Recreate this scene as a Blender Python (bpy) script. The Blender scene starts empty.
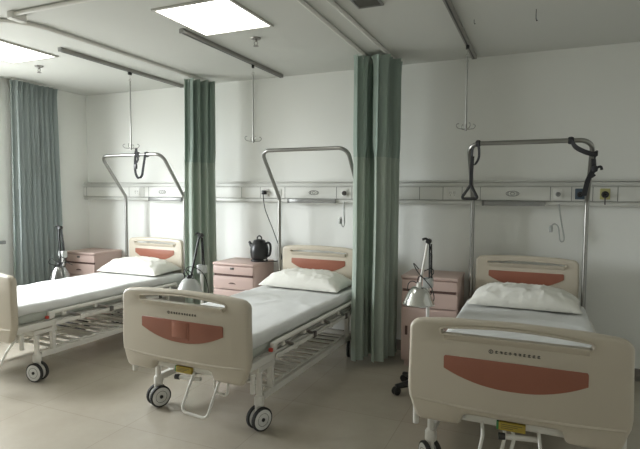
import bpy, bmesh, math, random
from mathutils import Vector, Matrix, noise

random.seed(7)
SC = bpy.context.scene
COL = SC.collection
PI = math.pi

# ------------------------------------------------------------------ materials
def mat(name, color, rough=0.5, metal=0.0, vary=0.06, scale=6.0, bump=0.0, bscale=40.0, coat=0.0, spec=0.5):
    m = bpy.data.materials.new(name); m.use_nodes = True
    nt = m.node_tree; N = nt.nodes; L = nt.links
    b = N['Principled BSDF']
    b.inputs['Roughness'].default_value = rough
    b.inputs['Metallic'].default_value = metal
    b.inputs['Specular IOR Level'].default_value = spec
    if coat: b.inputs['Coat Weight'].default_value = coat
    tc = N.new('ShaderNodeTexCoord')
    nz = N.new('ShaderNodeTexNoise'); nz.inputs['Scale'].default_value = scale; nz.inputs['Detail'].default_value = 4
    L.new(tc.outputs['Object'], nz.inputs['Vector'])
    mx = N.new('ShaderNodeMix'); mx.data_type = 'RGBA'
    c = Vector(color)
    mx.inputs[6].default_value = (*(c * (1 - vary)), 1)
    mx.inputs[7].default_value = (*[min(1, x) for x in c * (1 + vary)], 1)
    L.new(nz.outputs['Fac'], mx.inputs[0]); L.new(mx.outputs[2], b.inputs['Base Color'])
    if bump:
        n2 = N.new('ShaderNodeTexNoise'); n2.inputs['Scale'].default_value = bscale; n2.inputs['Detail'].default_value = 5
        L.new(tc.outputs['Object'], n2.inputs['Vector'])
        bp = N.new('ShaderNodeBump'); bp.inputs['Strength'].default_value = bump; bp.inputs['Distance'].default_value = 0.01
        L.new(n2.outputs['Fac'], bp.inputs['Height']); L.new(bp.outputs['Normal'], b.inputs['Normal'])
    return m

M = {}
M['wall'] = mat('wall_paint', (0.80, 0.805, 0.77), 0.75, vary=0.02, scale=2, bump=0.05, bscale=120)
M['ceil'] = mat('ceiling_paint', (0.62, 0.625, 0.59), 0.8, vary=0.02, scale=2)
M['base'] = mat('baseboard_tile', (0.20, 0.18, 0.16), 0.4, vary=0.1)
M['abs'] = mat('cream_plastic', (0.53, 0.475, 0.385), 0.38, vary=0.03, scale=3)
M['brown'] = mat('red_brown_inlay', (0.305, 0.115, 0.073), 0.4, vary=0.12, scale=5)
M['brown2'] = mat('inlay_card_frame', (0.325, 0.128, 0.083), 0.35, vary=0.05)
M['steel'] = mat('white_enamel', (0.72, 0.70, 0.65), 0.35, vary=0.04)
M['sheet'] = mat('white_cotton', (0.70, 0.705, 0.69), 0.85, vary=0.03, scale=8, bump=0.25, bscale=14)
M['matt'] = mat('grey_green_ticking', (0.42, 0.44, 0.40), 0.8, vary=0.08, bump=0.2)
M['pillow'] = mat('pillow_cotton', (0.76, 0.75, 0.69), 0.85, vary=0.05, scale=10, bump=0.5, bscale=16)
M['chrome'] = mat('chrome', (0.78, 0.78, 0.76), 0.16, 1.0, vary=0.04)
M['chrome_d'] = mat('dull_chrome', (0.30, 0.30, 0.295), 0.22, 1.0, vary=0.04)
M['tube'] = mat('stainless_tube', (0.34, 0.335, 0.315), 0.32, 1.0, vary=0.05)
M['alu'] = mat('grey_aluminium', (0.30, 0.29, 0.27), 0.45, 0.6, vary=0.05)
M['rodw'] = mat('satin_steel_rod', (0.42, 0.42, 0.40), 0.35, 0.7, vary=0.05)
M['track'] = mat('white_track', (0.72, 0.71, 0.67), 0.45, vary=0.03)
M['black'] = mat('black_plastic', (0.018, 0.018, 0.018), 0.35, vary=0.2)
M['rubber'] = mat('black_rubber', (0.03, 0.03, 0.03), 0.7, vary=0.2)
M['strap'] = mat('black_webbing', (0.03, 0.03, 0.033), 0.8, vary=0.2, bump=0.4, bscale=200)
M['cap'] = mat('grey_white_hub', (0.74, 0.74, 0.72), 0.4, vary=0.03)
M['pink'] = mat('dusty_pink_plastic', (0.55, 0.41, 0.365), 0.45, vary=0.04)
M['pinkd'] = mat('dark_pull_gap_shade', (0.10, 0.055, 0.045), 0.7, vary=0.1)  # dark pulls; also the shadow between drawers, put into the colour
M['latch'] = mat('grey_latch', (0.12, 0.11, 0.105), 0.4, 0.4)
M['yellow'] = mat('yellow_label', (0.42, 0.31, 0.045), 0.5, vary=0.08, scale=30)
M['green'] = mat('green_label', (0.05, 0.22, 0.08), 0.5)
M['red'] = mat('red_plastic', (0.45, 0.05, 0.03), 0.4)
M['unit'] = mat('unit_white', (0.70, 0.70, 0.66), 0.45, vary=0.02)
M['unit2'] = mat('unit_strip', (0.62, 0.62, 0.585), 0.4, vary=0.02)
M['seam'] = mat('seam_grey', (0.16, 0.16, 0.15), 0.6)
M['mark'] = mat('printed_grey', (0.22, 0.22, 0.21), 0.5)
M['glyph'] = mat('printed_black', (0.045, 0.04, 0.035), 0.5)
M['lampbar'] = mat('lamp_bar_grey', (0.30, 0.30, 0.29), 0.35, 0.3)
M['blue'] = mat('dark_blue_plate', (0.06, 0.09, 0.12), 0.4)
M['olive'] = mat('yellow_olive_plate', (0.48, 0.46, 0.20), 0.5)
M['clear'] = mat('frosted_plastic', (0.42, 0.43, 0.41), 0.25, vary=0.1)
M['tag'] = mat('name_tag', (0.46, 0.46, 0.43), 0.4)
M['vent'] = mat('vent_grey', (0.12, 0.115, 0.10), 0.6)
M['alu_l'] = mat('panel_frame', (0.55, 0.54, 0.50), 0.4, 0.5)

def cloth_mat(name, a, b, mesh=False):
    m = mat(name, a, 0.85, vary=0.10, scale=3, bump=0.25, bscale=300)
    nt = m.node_tree; N = nt.nodes; L = nt.links
    tr = N.new('ShaderNodeBsdfTranslucent'); tr.inputs['Color'].default_value = (*a, 1)
    mx = N.new('ShaderNodeMixShader'); mx.inputs[0].default_value = 0.32
    L.new(N['Principled BSDF'].outputs[0], mx.inputs[1]); L.new(tr.outputs[0], mx.inputs[2]); L.new(mx.outputs[0], N['Material Output'].inputs[0])
    return m
M['curt'] = cloth_mat('sage_green_cloth', (0.54, 0.61, 0.54), 0)
M['curtmesh'] = cloth_mat('sage_green_netting', (0.42, 0.51, 0.455), 0)
M['wcurt'] = cloth_mat('blue_green_cloth', (0.435, 0.49, 0.48), 0)

def emit(name, color, s):
    m = bpy.data.materials.new(name); m.use_nodes = True
    nt = m.node_tree; nt.nodes.clear()
    e = nt.nodes.new('ShaderNodeEmission'); o = nt.nodes.new('ShaderNodeOutputMaterial')
    e.inputs['Color'].default_value = (*color, 1); e.inputs['Strength'].default_value = s
    nt.links.new(e.outputs[0], o.inputs[0]); return m
M['light'] = emit('light_diffuser', (1.0, 0.985, 0.92), 4.0)

def glass():
    m = bpy.data.materials.new('window_glass'); m.use_nodes = True
    nt = m.node_tree; nt.nodes.clear()
    t = nt.nodes.new('ShaderNodeBsdfTransparent'); g = nt.nodes.new('ShaderNodeBsdfGlossy')
    g.inputs['Roughness'].default_value = 0.03
    mx = nt.nodes.new('ShaderNodeMixShader'); mx.inputs[0].default_value = 0.06
    o = nt.nodes.new('ShaderNodeOutputMaterial')
    nt.links.new(t.outputs[0], mx.inputs[1]); nt.links.new(g.outputs[0], mx.inputs[2]); nt.links.new(mx.outputs[0], o.inputs[0])
    return m
M['glass'] = glass()

def floor_mat():
    m = mat('polished_floor_tile', (0.5, 0.47, 0.41), 0.2)
    nt = m.node_tree; N = nt.nodes; L = nt.links; b = N['Principled BSDF']
    tc = N.new('ShaderNodeTexCoord')
    br = N.new('ShaderNodeTexBrick'); br.offset = 0; br.inputs['Scale'].default_value = 1.0
    br.inputs['Brick Width'].default_value = 0.8; br.inputs['Row Height'].default_value = 0.8
    br.inputs['Mortar Size'].default_value = 0.0025; br.inputs['Mortar Smooth'].default_value = 0.3
    br.inputs['Color1'].default_value = (0.50, 0.455, 0.38, 1); br.inputs['Color2'].default_value = (0.485, 0.44, 0.365, 1)
    br.inputs['Mortar'].default_value = (0.40, 0.36, 0.295, 1)
    L.new(tc.outputs['Object'], br.inputs['Vector'])
    nz = N.new('ShaderNodeTexNoise'); nz.inputs['Scale'].default_value = 2.2; nz.inputs['Detail'].default_value = 8; nz.inputs['Roughness'].default_value = 0.65
    L.new(tc.outputs['Object'], nz.inputs['Vector'])
    rp = N.new('ShaderNodeValToRGB'); rp.color_ramp.elements[0].position = 0.3; rp.color_ramp.elements[0].color = (0.86, 0.85, 0.83, 1)
    rp.color_ramp.elements[1].position = 0.75; rp.color_ramp.elements[1].color = (1, 1, 1, 1)
    L.new(nz.outputs['Fac'], rp.inputs[0])
    mx = N.new('ShaderNodeMix'); mx.data_type = 'RGBA'; mx.blend_type = 'MULTIPLY'; mx.inputs[0].default_value = 1
    L.new(br.outputs['Color'], mx.inputs[6]); L.new(rp.outputs[0], mx.inputs[7]); L.new(mx.outputs[2], b.inputs['Base Color'])
    mr = N.new('ShaderNodeMapRange'); mr.inputs[3].default_value = 0.16; mr.inputs[4].default_value = 0.30
    L.new(nz.outputs['Fac'], mr.inputs[0]); L.new(mr.outputs[0], b.inputs['Roughness'])
    return m
M['floor'] = floor_mat()

# ------------------------------------------------------------------ mesh builder
class MB:
    """collects faces with a material slot, builds one mesh object"""
    def __init__(s): s.v = []; s.f = []; s.mi = []; s.cur = 0
    def mat(s, i): s.cur = i; return s
    def add(s, vs, fs):
        o = len(s.v); s.v += [Vector(v) for v in vs]
        for f in fs: s.f.append([o + i for i in f]); s.mi.append(s.cur)
        return s
    def box(s, x0, x1, y0, y1, z0, z1, bev=0.0, seg=2):
        bm = bmesh.new(); bmesh.ops.create_cube(bm, size=1)
        for v in bm.verts: v.co = Vector(((x0 + x1) / 2 + v.co.x * (x1 - x0), (y0 + y1) / 2 + v.co.y * (y1 - y0), (z0 + z1) / 2 + v.co.z * (z1 - z0)))
        if bev: bmesh.ops.bevel(bm, geom=bm.edges[:], offset=bev, segments=seg, affect='EDGES', profile=0.5)
        return s.bm(bm)
    def bm(s, bm, mtx=None):
        bm.verts.index_update()
        vs = [(mtx @ v.co) if mtx else v.co.copy() for v in bm.verts]
        fs = [[v.index for v in f.verts] for f in bm.faces]
        bm.free(); return s.add(vs, fs)
    def obox(s, mtx, sx, sy, sz, bev=0.0):
        bm = bmesh.new(); bmesh.ops.create_cube(bm, size=1)
        for v in bm.verts: v.co = Vector((v.co.x * sx, v.co.y * sy, v.co.z * sz))
        if bev: bmesh.ops.bevel(bm, geom=bm.edges[:], offset=bev, segments=2, affect='EDGES', profile=0.5)
        return s.bm(bm, mtx)
    def beam(s, a, b, w, h, bev=0.003, up=(0, 0, 1)):
        a = Vector(a); b = Vector(b); d = (b - a); ln = d.length; d.normalize()
        u = Vector(up)
        if abs(d.dot(u)) > 0.97: u = Vector((0, 1, 0))
        x = d.cross(u).normalized(); z = x.cross(d).normalized()
        m = Matrix((x, d, z)).transposed().to_4x4(); m.translation = (a + b) / 2
        return s.obox(m, w, ln, h, bev)
    def tube(s, pts, r, seg=10, closed=False, r2=None, caps=True):
        P = [Vector(p) for p in pts]; n = len(P)
        rs = [r + ((r2 if r2 is not None else r) - r) * i / max(1, n - 1) for i in range(n)] if not isinstance(r, (list, tuple)) else list(r)
        T = []
        for i in range(n):
            if closed: t = P[(i + 1) % n] - P[i - 1]
            else: t = P[min(n - 1, i + 1)] - P[max(0, i - 1)]
            T.append(t.normalized() if t.length > 1e-9 else Vector((0, 0, 1)))
        up = Vector((0, 0, 1)) if abs(T[0].z) < 0.9 else Vector((1, 0, 0))
        nrm = (up - T[0] * up.dot(T[0])).normalized()
        vs = []; fs = []
        for i in range(n):
            nrm = (nrm - T[i] * nrm.dot(T[i])).normalized(); bn = T[i].cross(nrm)
            for k in range(seg):
                a = 2 * PI * k / seg; vs.append(P[i] + (nrm * math.cos(a) + bn * math.sin(a)) * rs[i])
        for i in range(n if closed else n - 1):
            j = (i + 1) % n
            for k in range(seg):
                k2 = (k + 1) % seg; fs.append([i * seg + k, i * seg + k2, j * seg + k2, j * seg + k])
        if not closed and caps: fs.append(list(range(seg))[::-1]); fs.append([(n - 1) * seg + k for k in range(seg)])
        return s.add(vs, fs)
    def lathe(s, prof, mtx=None, seg=28):
        """prof: (r, z) bottom to top; closed caps where r>0 at ends"""
        vs = []; fs = []
        for (r, z) in prof:
            for k in range(seg):
                a = 2 * PI * k / seg; v = Vector((r * math.cos(a), r * math.sin(a), z)); vs.append(mtx @ v if mtx else v)
        n = len(prof)
        for i in range(n - 1):
            for k in range(seg):
                k2 = (k + 1) % seg; fs.append([i * seg + k, i * seg + k2, (i + 1) * seg + k2, (i + 1) * seg + k])
        fs.append([k for k in range(seg)][::-1]); fs.append([(n - 1) * seg + k for k in range(seg)])
        return s.add(vs, fs)
    def ribbon(s, pts, w, t, axis):
        """flat strap along pts, width along axis"""
        P = [Vector(p) for p in pts]; ax = Vector(axis).normalized(); n = len(P); vs = []; fs = []
        for i in range(n):
            d = (P[min(n - 1, i + 1)] - P[max(0, i - 1)]).normalized()
            a = (ax - d * ax.dot(d)); a = a.normalized() if a.length > 1e-3 else Vector((0, 1, 0))
            nn = d.cross(a).normalized()
            for (p, q) in ((-1, -1), (1, -1), (1, 1), (-1, 1)): vs.append(P[i] + a * p * w / 2 + nn * q * t / 2)
        for i in range(n - 1):
            for k in range(4):
                k2 = (k + 1) % 4; fs.append([i * 4 + k, i * 4 + k2, i * 4 + 4 + k2, i * 4 + 4 + k])
        fs.append([3, 2, 1, 0]); fs.append([(n - 1) * 4 + k for k in range(4)])
        return s.add(vs, fs)
    def build(s, name, mats, parent=None, smooth=40, kind=None, loc=None):
        me = bpy.data.meshes.new(name)
        me.from_pydata([tuple(v) for v in s.v], [], s.f)
        if not isinstance(mats, (list, tuple)): mats = [mats]
        for m in mats: me.materials.append(m)
        me.polygons.foreach_set('material_index', s.mi)
        bm = bmesh.new(); bm.from_mesh(me); bmesh.ops.recalc_face_normals(bm, faces=bm.faces[:]); bm.to_mesh(me); bm.free()
        fin(me, smooth)
        o = bpy.data.objects.new(name, me); COL.objects.link(o)
        if parent: o.parent = parent
        if kind: o['kind'] = kind
        if loc: o.location = loc
        return o

def fin(me, smooth=40):
    me.polygons.foreach_set('use_smooth', [True] * len(me.polygons))
    me.set_sharp_from_angle(angle=math.radians(smooth)); me.update()

def thing(name, label, cat, loc=(0, 0, 0), rz=0.0, group=None):
    o = bpy.data.objects.new(name, None); COL.objects.link(o)
    o.location = loc; o.rotation_euler = (0, 0, rz); o.empty_display_size = 0.1
    return tag(o, label, cat, group)
def tag(o, label, cat, group=None):
    o['label'] = label; o['category'] = cat
    if group: o['group'] = group
    return o

def fillet(pts, r, n=6):
    P = [Vector(p) for p in pts]; out = [P[0]]
    for i in range(1, len(P) - 1):
        a, b, c = P[i - 1], P[i], P[i + 1]
        u = (a - b); v = (c - b); lu, lv = u.length, v.length; u.normalize(); v.normalize()
        ang = u.angle(v)
        if ang > PI - 0.02: out.append(b); continue
        rr = r[i - 1] if isinstance(r, (list, tuple)) else r
        t = min(rr / math.tan(ang / 2), lu * 0.48, lv * 0.48)
        rad = t * math.tan(ang / 2); ctr = b + (u + v).normalized() * (rad / math.sin(ang / 2))
        p0 = b + u * t - ctr; p1 = b + v * t - ctr
        om = p0.angle(p1)
        for k in range(n + 1):
            q = k / n; out.append(ctr + (p0 * math.sin((1 - q) * om) + p1 * math.sin(q * om)) / math.sin(om))
    out.append(P[-1]); return out

def smooth_path(pts, n=8):
    P = [Vector(p) for p in pts]; out = []
    for i in range(len(P) - 1):
        p0, p1, p2, p3 = P[max(0, i - 1)], P[i], P[i + 1], P[min(len(P) - 1, i + 2)]
        for k in range(n):
            t = k / n
            out.append(0.5 * ((2 * p1) + (p2 - p0) * t + (2 * p0 - 5 * p1 + 4 * p2 - p3) * t * t + (3 * p1 - p0 - 3 * p2 + p3) * t ** 3))
    out.append(P[-1]); return out

def arc2(cx, cz, rx, rz, a0, a1, n=8):
    return [(cx + rx * math.cos(math.radians(a0 + (a1 - a0) * k / n)), cz + rz * math.sin(math.radians(a0 + (a1 - a0) * k / n))) for k in range(n + 1)]

def panel(name, loops, thick, bev, material, parent, y=0.0, seg=3):
    """a plate in the xz plane with holes; thickness along y, rounded rim"""
    cu = bpy.data.curves.new(name, 'CURVE'); cu.dimensions = '2D'; cu.fill_mode = 'BOTH'
    cu.extrude = max(1e-4, thick / 2 - bev); cu.bevel_depth = bev; cu.bevel_resolution = seg; cu.offset = -bev
    for lp in loops:
        sp = cu.splines.new('POLY'); sp.points.add(len(lp) - 1)
        for p, (x, z) in zip(sp.points, lp): p.co = (x, z, 0, 1)
        sp.use_cyclic_u = True
    t = bpy.data.objects.new('tmp', cu); COL.objects.link(t)
    dg = bpy.context.evaluated_depsgraph_get()
    me = bpy.data.meshes.new_from_object(t.evaluated_get(dg))
    bpy.data.objects.remove(t); bpy.data.curves.remove(cu)
    me.transform(Matrix.Translation((0, y, 0)) @ Matrix.Rotation(PI / 2, 4, 'X'))
    me.name = name; me.materials.clear(); me.materials.append(material)
    bm = bmesh.new(); bm.from_mesh(me); bmesh.ops.remove_doubles(bm, verts=bm.verts[:], dist=1e-5); bmesh.ops.recalc_face_normals(bm, faces=bm.faces[:]); bm.to_mesh(me); bm.free()
    fin(me, 35)
    o = bpy.data.objects.new(name, me); COL.objects.link(o); o.parent = parent
    return o

def soft_box(lx, ly, lz, r, step, nfun=None):
    """rounded box centred at origin as MB"""
    mb = MB()
    def lin(l): 
        n = max(2, int(round(l / step))); return [-l / 2 + l * i / n for i in range(n + 1)]
    X, Y, Z = lin(lx), lin(ly), lin(lz)
    idx = {}
    def vid(p):
        k = (round(p[0], 5), round(p[1], 5), round(p[2], 5))
        if k not in idx:
            v = Vector(p); q = Vector([max(-l / 2 + r, min(l / 2 - r, c)) for c, l in zip(p, (lx, ly, lz))])
            d = v - q
            if d.length > 1e-9: v = q + d.normalized() * min(r, d.length) if d.length > r else v
            if nfun: v = nfun(v)
            idx[k] = len(mb.v); mb.v.append(v)
        return idx[k]
    def quad(a, b, c, d): mb.f.append([vid(a), vid(b), vid(c), vid(d)]); mb.mi.append(0)
    for A in (-lz / 2, lz / 2):
        for i in range(len(X) - 1):
            for j in range(len(Y) - 1): quad((X[i], Y[j], A), (X[i + 1], Y[j], A), (X[i + 1], Y[j + 1], A), (X[i], Y[j + 1], A))
    for A in (-ly / 2, ly / 2):
        for i in range(len(X) - 1):
            for j in range(len(Z) - 1): quad((X[i], A, Z[j]), (X[i + 1], A, Z[j]), (X[i + 1], A, Z[j + 1]), (X[i], A, Z[j + 1]))
    for A in (-lx / 2, lx / 2):
        for i in range(len(Y) - 1):
            for j in range(len(Z) - 1): quad((A, Y[i], Z[j]), (A, Y[i + 1], Z[j]), (A, Y[i + 1], Z[j + 1]), (A, Y[i], Z[j + 1]))
    return mb

# ------------------------------------------------------------------ the room
XL, XR, YB, YF, H = -5.25, 1.75, 4.70, -1.6, 2.70
MB().box(XL - .2, XR + .2, YF - .2, YB + .2, -.12, 0).build('floor', M['floor'], kind='structure')
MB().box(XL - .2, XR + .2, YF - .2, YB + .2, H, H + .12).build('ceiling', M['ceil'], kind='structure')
MB().box(XL - .2, XR + .2, YB, YB + .2, 0, H).build('wall_back', M['wall'], kind='structure')
MB().box(XR, XR + .2, YF, YB, 0, H).build('wall_right', M['wall'], kind='structure')
MB().box(XL - .2, XR + .2, YF - .2, YF, 0, H).build('wall_front', M['wall'], kind='structure')
WY0, WY1, WZ0, WZ1 = 1.7, 3.30, 0.98, 2.42
w = MB()
w.box(XL - .2, XL, YF, WY0, 0, H); w.box(XL - .2, XL, WY1, YB, 0, H)
w.box(XL - .2, XL, WY0, WY1, 0, WZ0); w.box(XL - .2, XL, WY0, WY1, WZ1, H)
w.build('wall_left', M['wall'], kind='structure')
wf = MB()
for a, b in ((WY0, WY0 + .05), (WY1 - .05, WY1), ((WY0 + WY1) / 2 - .03, (WY0 + WY1) / 2 + .03)): wf.box(XL - .12, XL - .06, a, b, WZ0, WZ1, .004)
for a, b in ((WZ0, WZ0 + .05), (WZ1 - .05, WZ1)): wf.box(XL - .12, XL - .06, WY0 + .05, WY1 - .05, a, b, .004)
win = wf.build('window_1', M['alu'], kind='structure')
o = MB().box(XL - .095, XL - .089, WY0 + .05, WY1 - .05, WZ0 + .05, WZ1 - .05).build('window_pane', M['glass'], win)
MB().box(XL - .06, XL + .045, WY0 - .05, WY1 + .28, WZ0 - .035, WZ0, .006).build('window_sill', M['lampbar'], win)
MB().box(XL, XR, YB - .012, YB, 0, .10, .002).build('baseboard_back', M['base'], kind='structure')
MB().box(XL, XL + .012, YF, YB - .012, 0, .10, .002).build('baseboard_left', M['base'], kind='structure')
MB().box(XR - .012, XR, YF, YB - .012, 0, .10, .002).build('baseboard_right', M['base'], kind='structure')

# ------------------------------------------------------------------ ceiling fittings
def ceiling_light(x0, x1, y0, y1, label):
    t = thing('ceiling_light', label, 'ceiling light', ((x0 + x1) / 2, (y0 + y1) / 2, H), 0, 'square ceiling light panels')
    a, b = (x1 - x0) / 2, (y1 - y0) / 2
    f = MB(); wd = .018
    f.box(-a, a, -b, -b + wd, -.014, 0, .002); f.box(-a, a, b - wd, b, -.014, 0, .002)
    f.box(-a, -a + wd, -b + wd, b - wd, -.014, 0, .002); f.box(a - wd, a, -b + wd, b - wd, -.014, 0, .002)
    f.build('frame', M['alu_l'], t)
    MB().box(-a + wd, a - wd, -b + wd, b - wd, -.009, -.001).build('diffuser', M['light'], t)
ceiling_light(-2.375, -1.785, 2.66, 3.25, 'square lit ceiling panel above the middle bed')
ceiling_light(-4.53, -3.94, 2.65, 3.245, 'square lit ceiling panel above the left bed, nearest the window')

def drip_track(x, y0, y1, label):
    t = thing('drip_track', label, 'ceiling rail', (x, (y0 + y1) / 2, H), 0, 'straight ceiling rails for drip hangers')
    b = (y1 - y0) / 2
    MB().box(-.019, .019, -b, b, -.032, 0, .004).build('rail', M['alu'], t)
    MB().box(-.005, .005, -b + .01, b - .01, -.0335, -.030).build('slot', M['black'], t)
    for s in (-1, 1): MB().box(-.021, .021, s * b - .006, s * b + .006, -.034, 0, .002).build('end_cap', M['lampbar'], t)
drip_track(-3.70, 3.06, 4.62, 'grey straight ceiling rail over the left bed')
drip_track(-2.445, 3.06, 4.61, 'grey straight ceiling rail over the middle bed')
drip_track(-.562, 3.10, 4.61, 'grey straight ceiling rail over the right bed')

def drip_hanger(x, y, zb, rot, label):
    t = thing('drip_hanger', label, 'drip hanger', (x, y, H - .034), rot, 'drip hanger rods')
    L = H - .034 - zb
    MB().box(-.012, .012, -.02, .02, -.026, 0, .004).build('carriage', M['black'], t)
    MB().tube([(0, 0, -.02), (0, 0, -.09)], .0035, 8).tube([(.012 * math.cos(a), 0, -.075 + .012 * math.sin(a)) for a in [2 * PI * k / 14 for k in range(14)]], .003, 6, closed=True).build('link', M['chrome'], t)
    MB().tube([(0, 0, -.085), (0, 0, -L + .03)], .0075, 10).lathe([(.009, -.13), (.009, -.11)], seg=12).build('rod', M['rodw'], t)
    MB().tube([(0, 0, -L + .04), (0, 0, -L - .012)], .009, 10).build('hook_boss', M['tube'], t)
    for k in range(4):
        a = k * PI / 2 + .35; c, s = math.cos(a), math.sin(a)
        pts = [(0, 0, 0), (.05, 0, .004), (.068, 0, .010), (.079, 0, .026), (.072, 0, .040), (.058, 0, .042)]
        MB().tube(smooth_path([(p[0] * c, p[0] * s, -L + p[2]) for p in pts], 5), .0035, 8).build('hook', M['tube'], t)
drip_hanger(-3.70, 3.84, 1.93, .1, 'steel drip hanger rod over the left bed beside the bar')
drip_hanger(-2.445, 4.06, 1.975, .5, 'steel drip hanger rod over the middle bed')
drip_hanger(-.562, 4.18, 2.015, .2, 'steel drip hanger rod over the right bed')

def curtain_track(pts, r, label):
    o = MB().tube(fillet([(x, y, 0) for x, y in pts], r, 10), .015, 8)
    o.v = [Vector((v.x, v.y, v.z * 1.0)) for v in o.v]
    ob = o.build('curtain_track', M['track'], loc=(0, 0, H - .0155))
    tag(ob, label, 'curtain track', 'white ceiling curtain tracks'); return ob
curtain_track([(-3.30, 4.60), (-3.325, 2.36), (-5.2, 2.30)], .32, 'white curtain track curving around the left bed')
curtain_track([(-3.24, 2.345), (-1.38, 2.355), (-1.43, 4.60)], .22, 'white curtain track around the middle bed, ending at the left bunch of the double curtain')
curtain_track([(1.6, 2.30), (-1.225, 2.34), (-1.222, 4.60)], .22, 'white curtain track around the right bed, ending at the right bunch of the double curtain')
o = MB().box(-.03, .03, -.055, .055, -.05, 0, .008).build('track_bracket', M['track'], loc=(-3.27, 2.375, H)); tag(o, 'white bracket joining two curtain tracks on the ceiling', 'bracket')

def sprinkler(x, y, label):
    t = thing('fire_sprinkler', label, 'sprinkler', (x, y, H), 0, 'ceiling sprinklers')
    MB().lathe([(.012, -.012), (.036, -.010), (.040, 0)], seg=20).build('escutcheon', M['alu'], t)
    b = MB().lathe([(.010, -.03), (.012, -.01)], seg=12)
    for s in (-1, 1): b.tube(smooth_path([(s * .009, 0, -.026), (s * .016, 0, -.04), (s * .004, 0, -.058)], 5), .003, 6)
    b.build('frame_arm', M['alu'], t)
    MB().lathe([(.020, -.064), (.021, -.060), (.004, -.057)], seg=16).build('deflector', M['alu'], t)
sprinkler(-4.428, 3.425, 'small ceiling sprinkler beside the window curtain')
sprinkler(-2.06, 3.465, 'small ceiling sprinkler over the middle bed')

t = thing('ceiling_vent', 'small dark slatted vent in the ceiling beside the double curtain', 'vent', (-1.03, 3.08, H))
v = MB(); v.box(-.085, .085, -.085, -.072, -.012, 0, .002); v.box(-.085, .085, .072, .085, -.012, 0, .002); v.box(-.085, -.072, -.072, .072, -.012, 0, .002); v.box(.072, .085, -.072, .072, -.012, 0, .002)
v.build('frame', M['lampbar'], t)
v = MB(); v.box(-.072, .072, -.072, .072, -.002, 0)
for k in range(9): v.beam((-.072, -.064 + k * .016, -.006), (.072, -.064 + k * .016, -.006), .010, .0015, 0)
v.build('grille', M['vent'], t)
for x, y, h, lab in ((-.062, 3.634, .075, 'thin dark wire hook hanging from the bare right ceiling'), (-.456, 3.684, .03, 'tiny ceiling hook just beside the right ceiling rail')):
    o = MB().tube(smooth_path([(0, 0, 0), (0, 0, -h * .7), (.004, 0, -h), (.010, 0, -h * .93)], 4), .0022, 6).build('ceiling_hook', M['black'], loc=(x, y, H)); tag(o, lab, 'hook')

# ------------------------------------------------------------------ curtains
def cloth(path_fn, zs, n, thick=.0022):
    """path_fn(s, z) -> (x, y); solid thin sheet between both faces"""
    mb = MB(); rows = []
    for z in zs:
        P = [Vector((*path_fn(i / (n - 1), z), 0)) for i in range(n)]
        f, b = [], []
        for i in range(n):
            d = (P[min(n - 1, i + 1)] - P[max(0, i - 1)]).normalized(); nn = Vector((-d.y, d.x, 0))
            f.append(P[i] + nn * thick / 2 + Vector((0, 0, z))); b.append(P[i] - nn * thick / 2 + Vector((0, 0, z)))
        rows.append(f + b[::-1])
    m = 2 * n; vs = [v for r in rows for v in r]; fs = []
    for j in range(len(rows) - 1):
        for k in range(m):
            k2 = (k + 1) % m; fs.append([j * m + k, j * m + k2, (j + 1) * m + k2, (j + 1) * m + k])
    for j in (0, len(rows) - 1):
        for k in range(n - 1): fs.append([j * m + k, j * m + k + 1, j * m + m - 2 - k, j * m + m - 1 - k])
    return mb.add(vs, fs)

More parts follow.
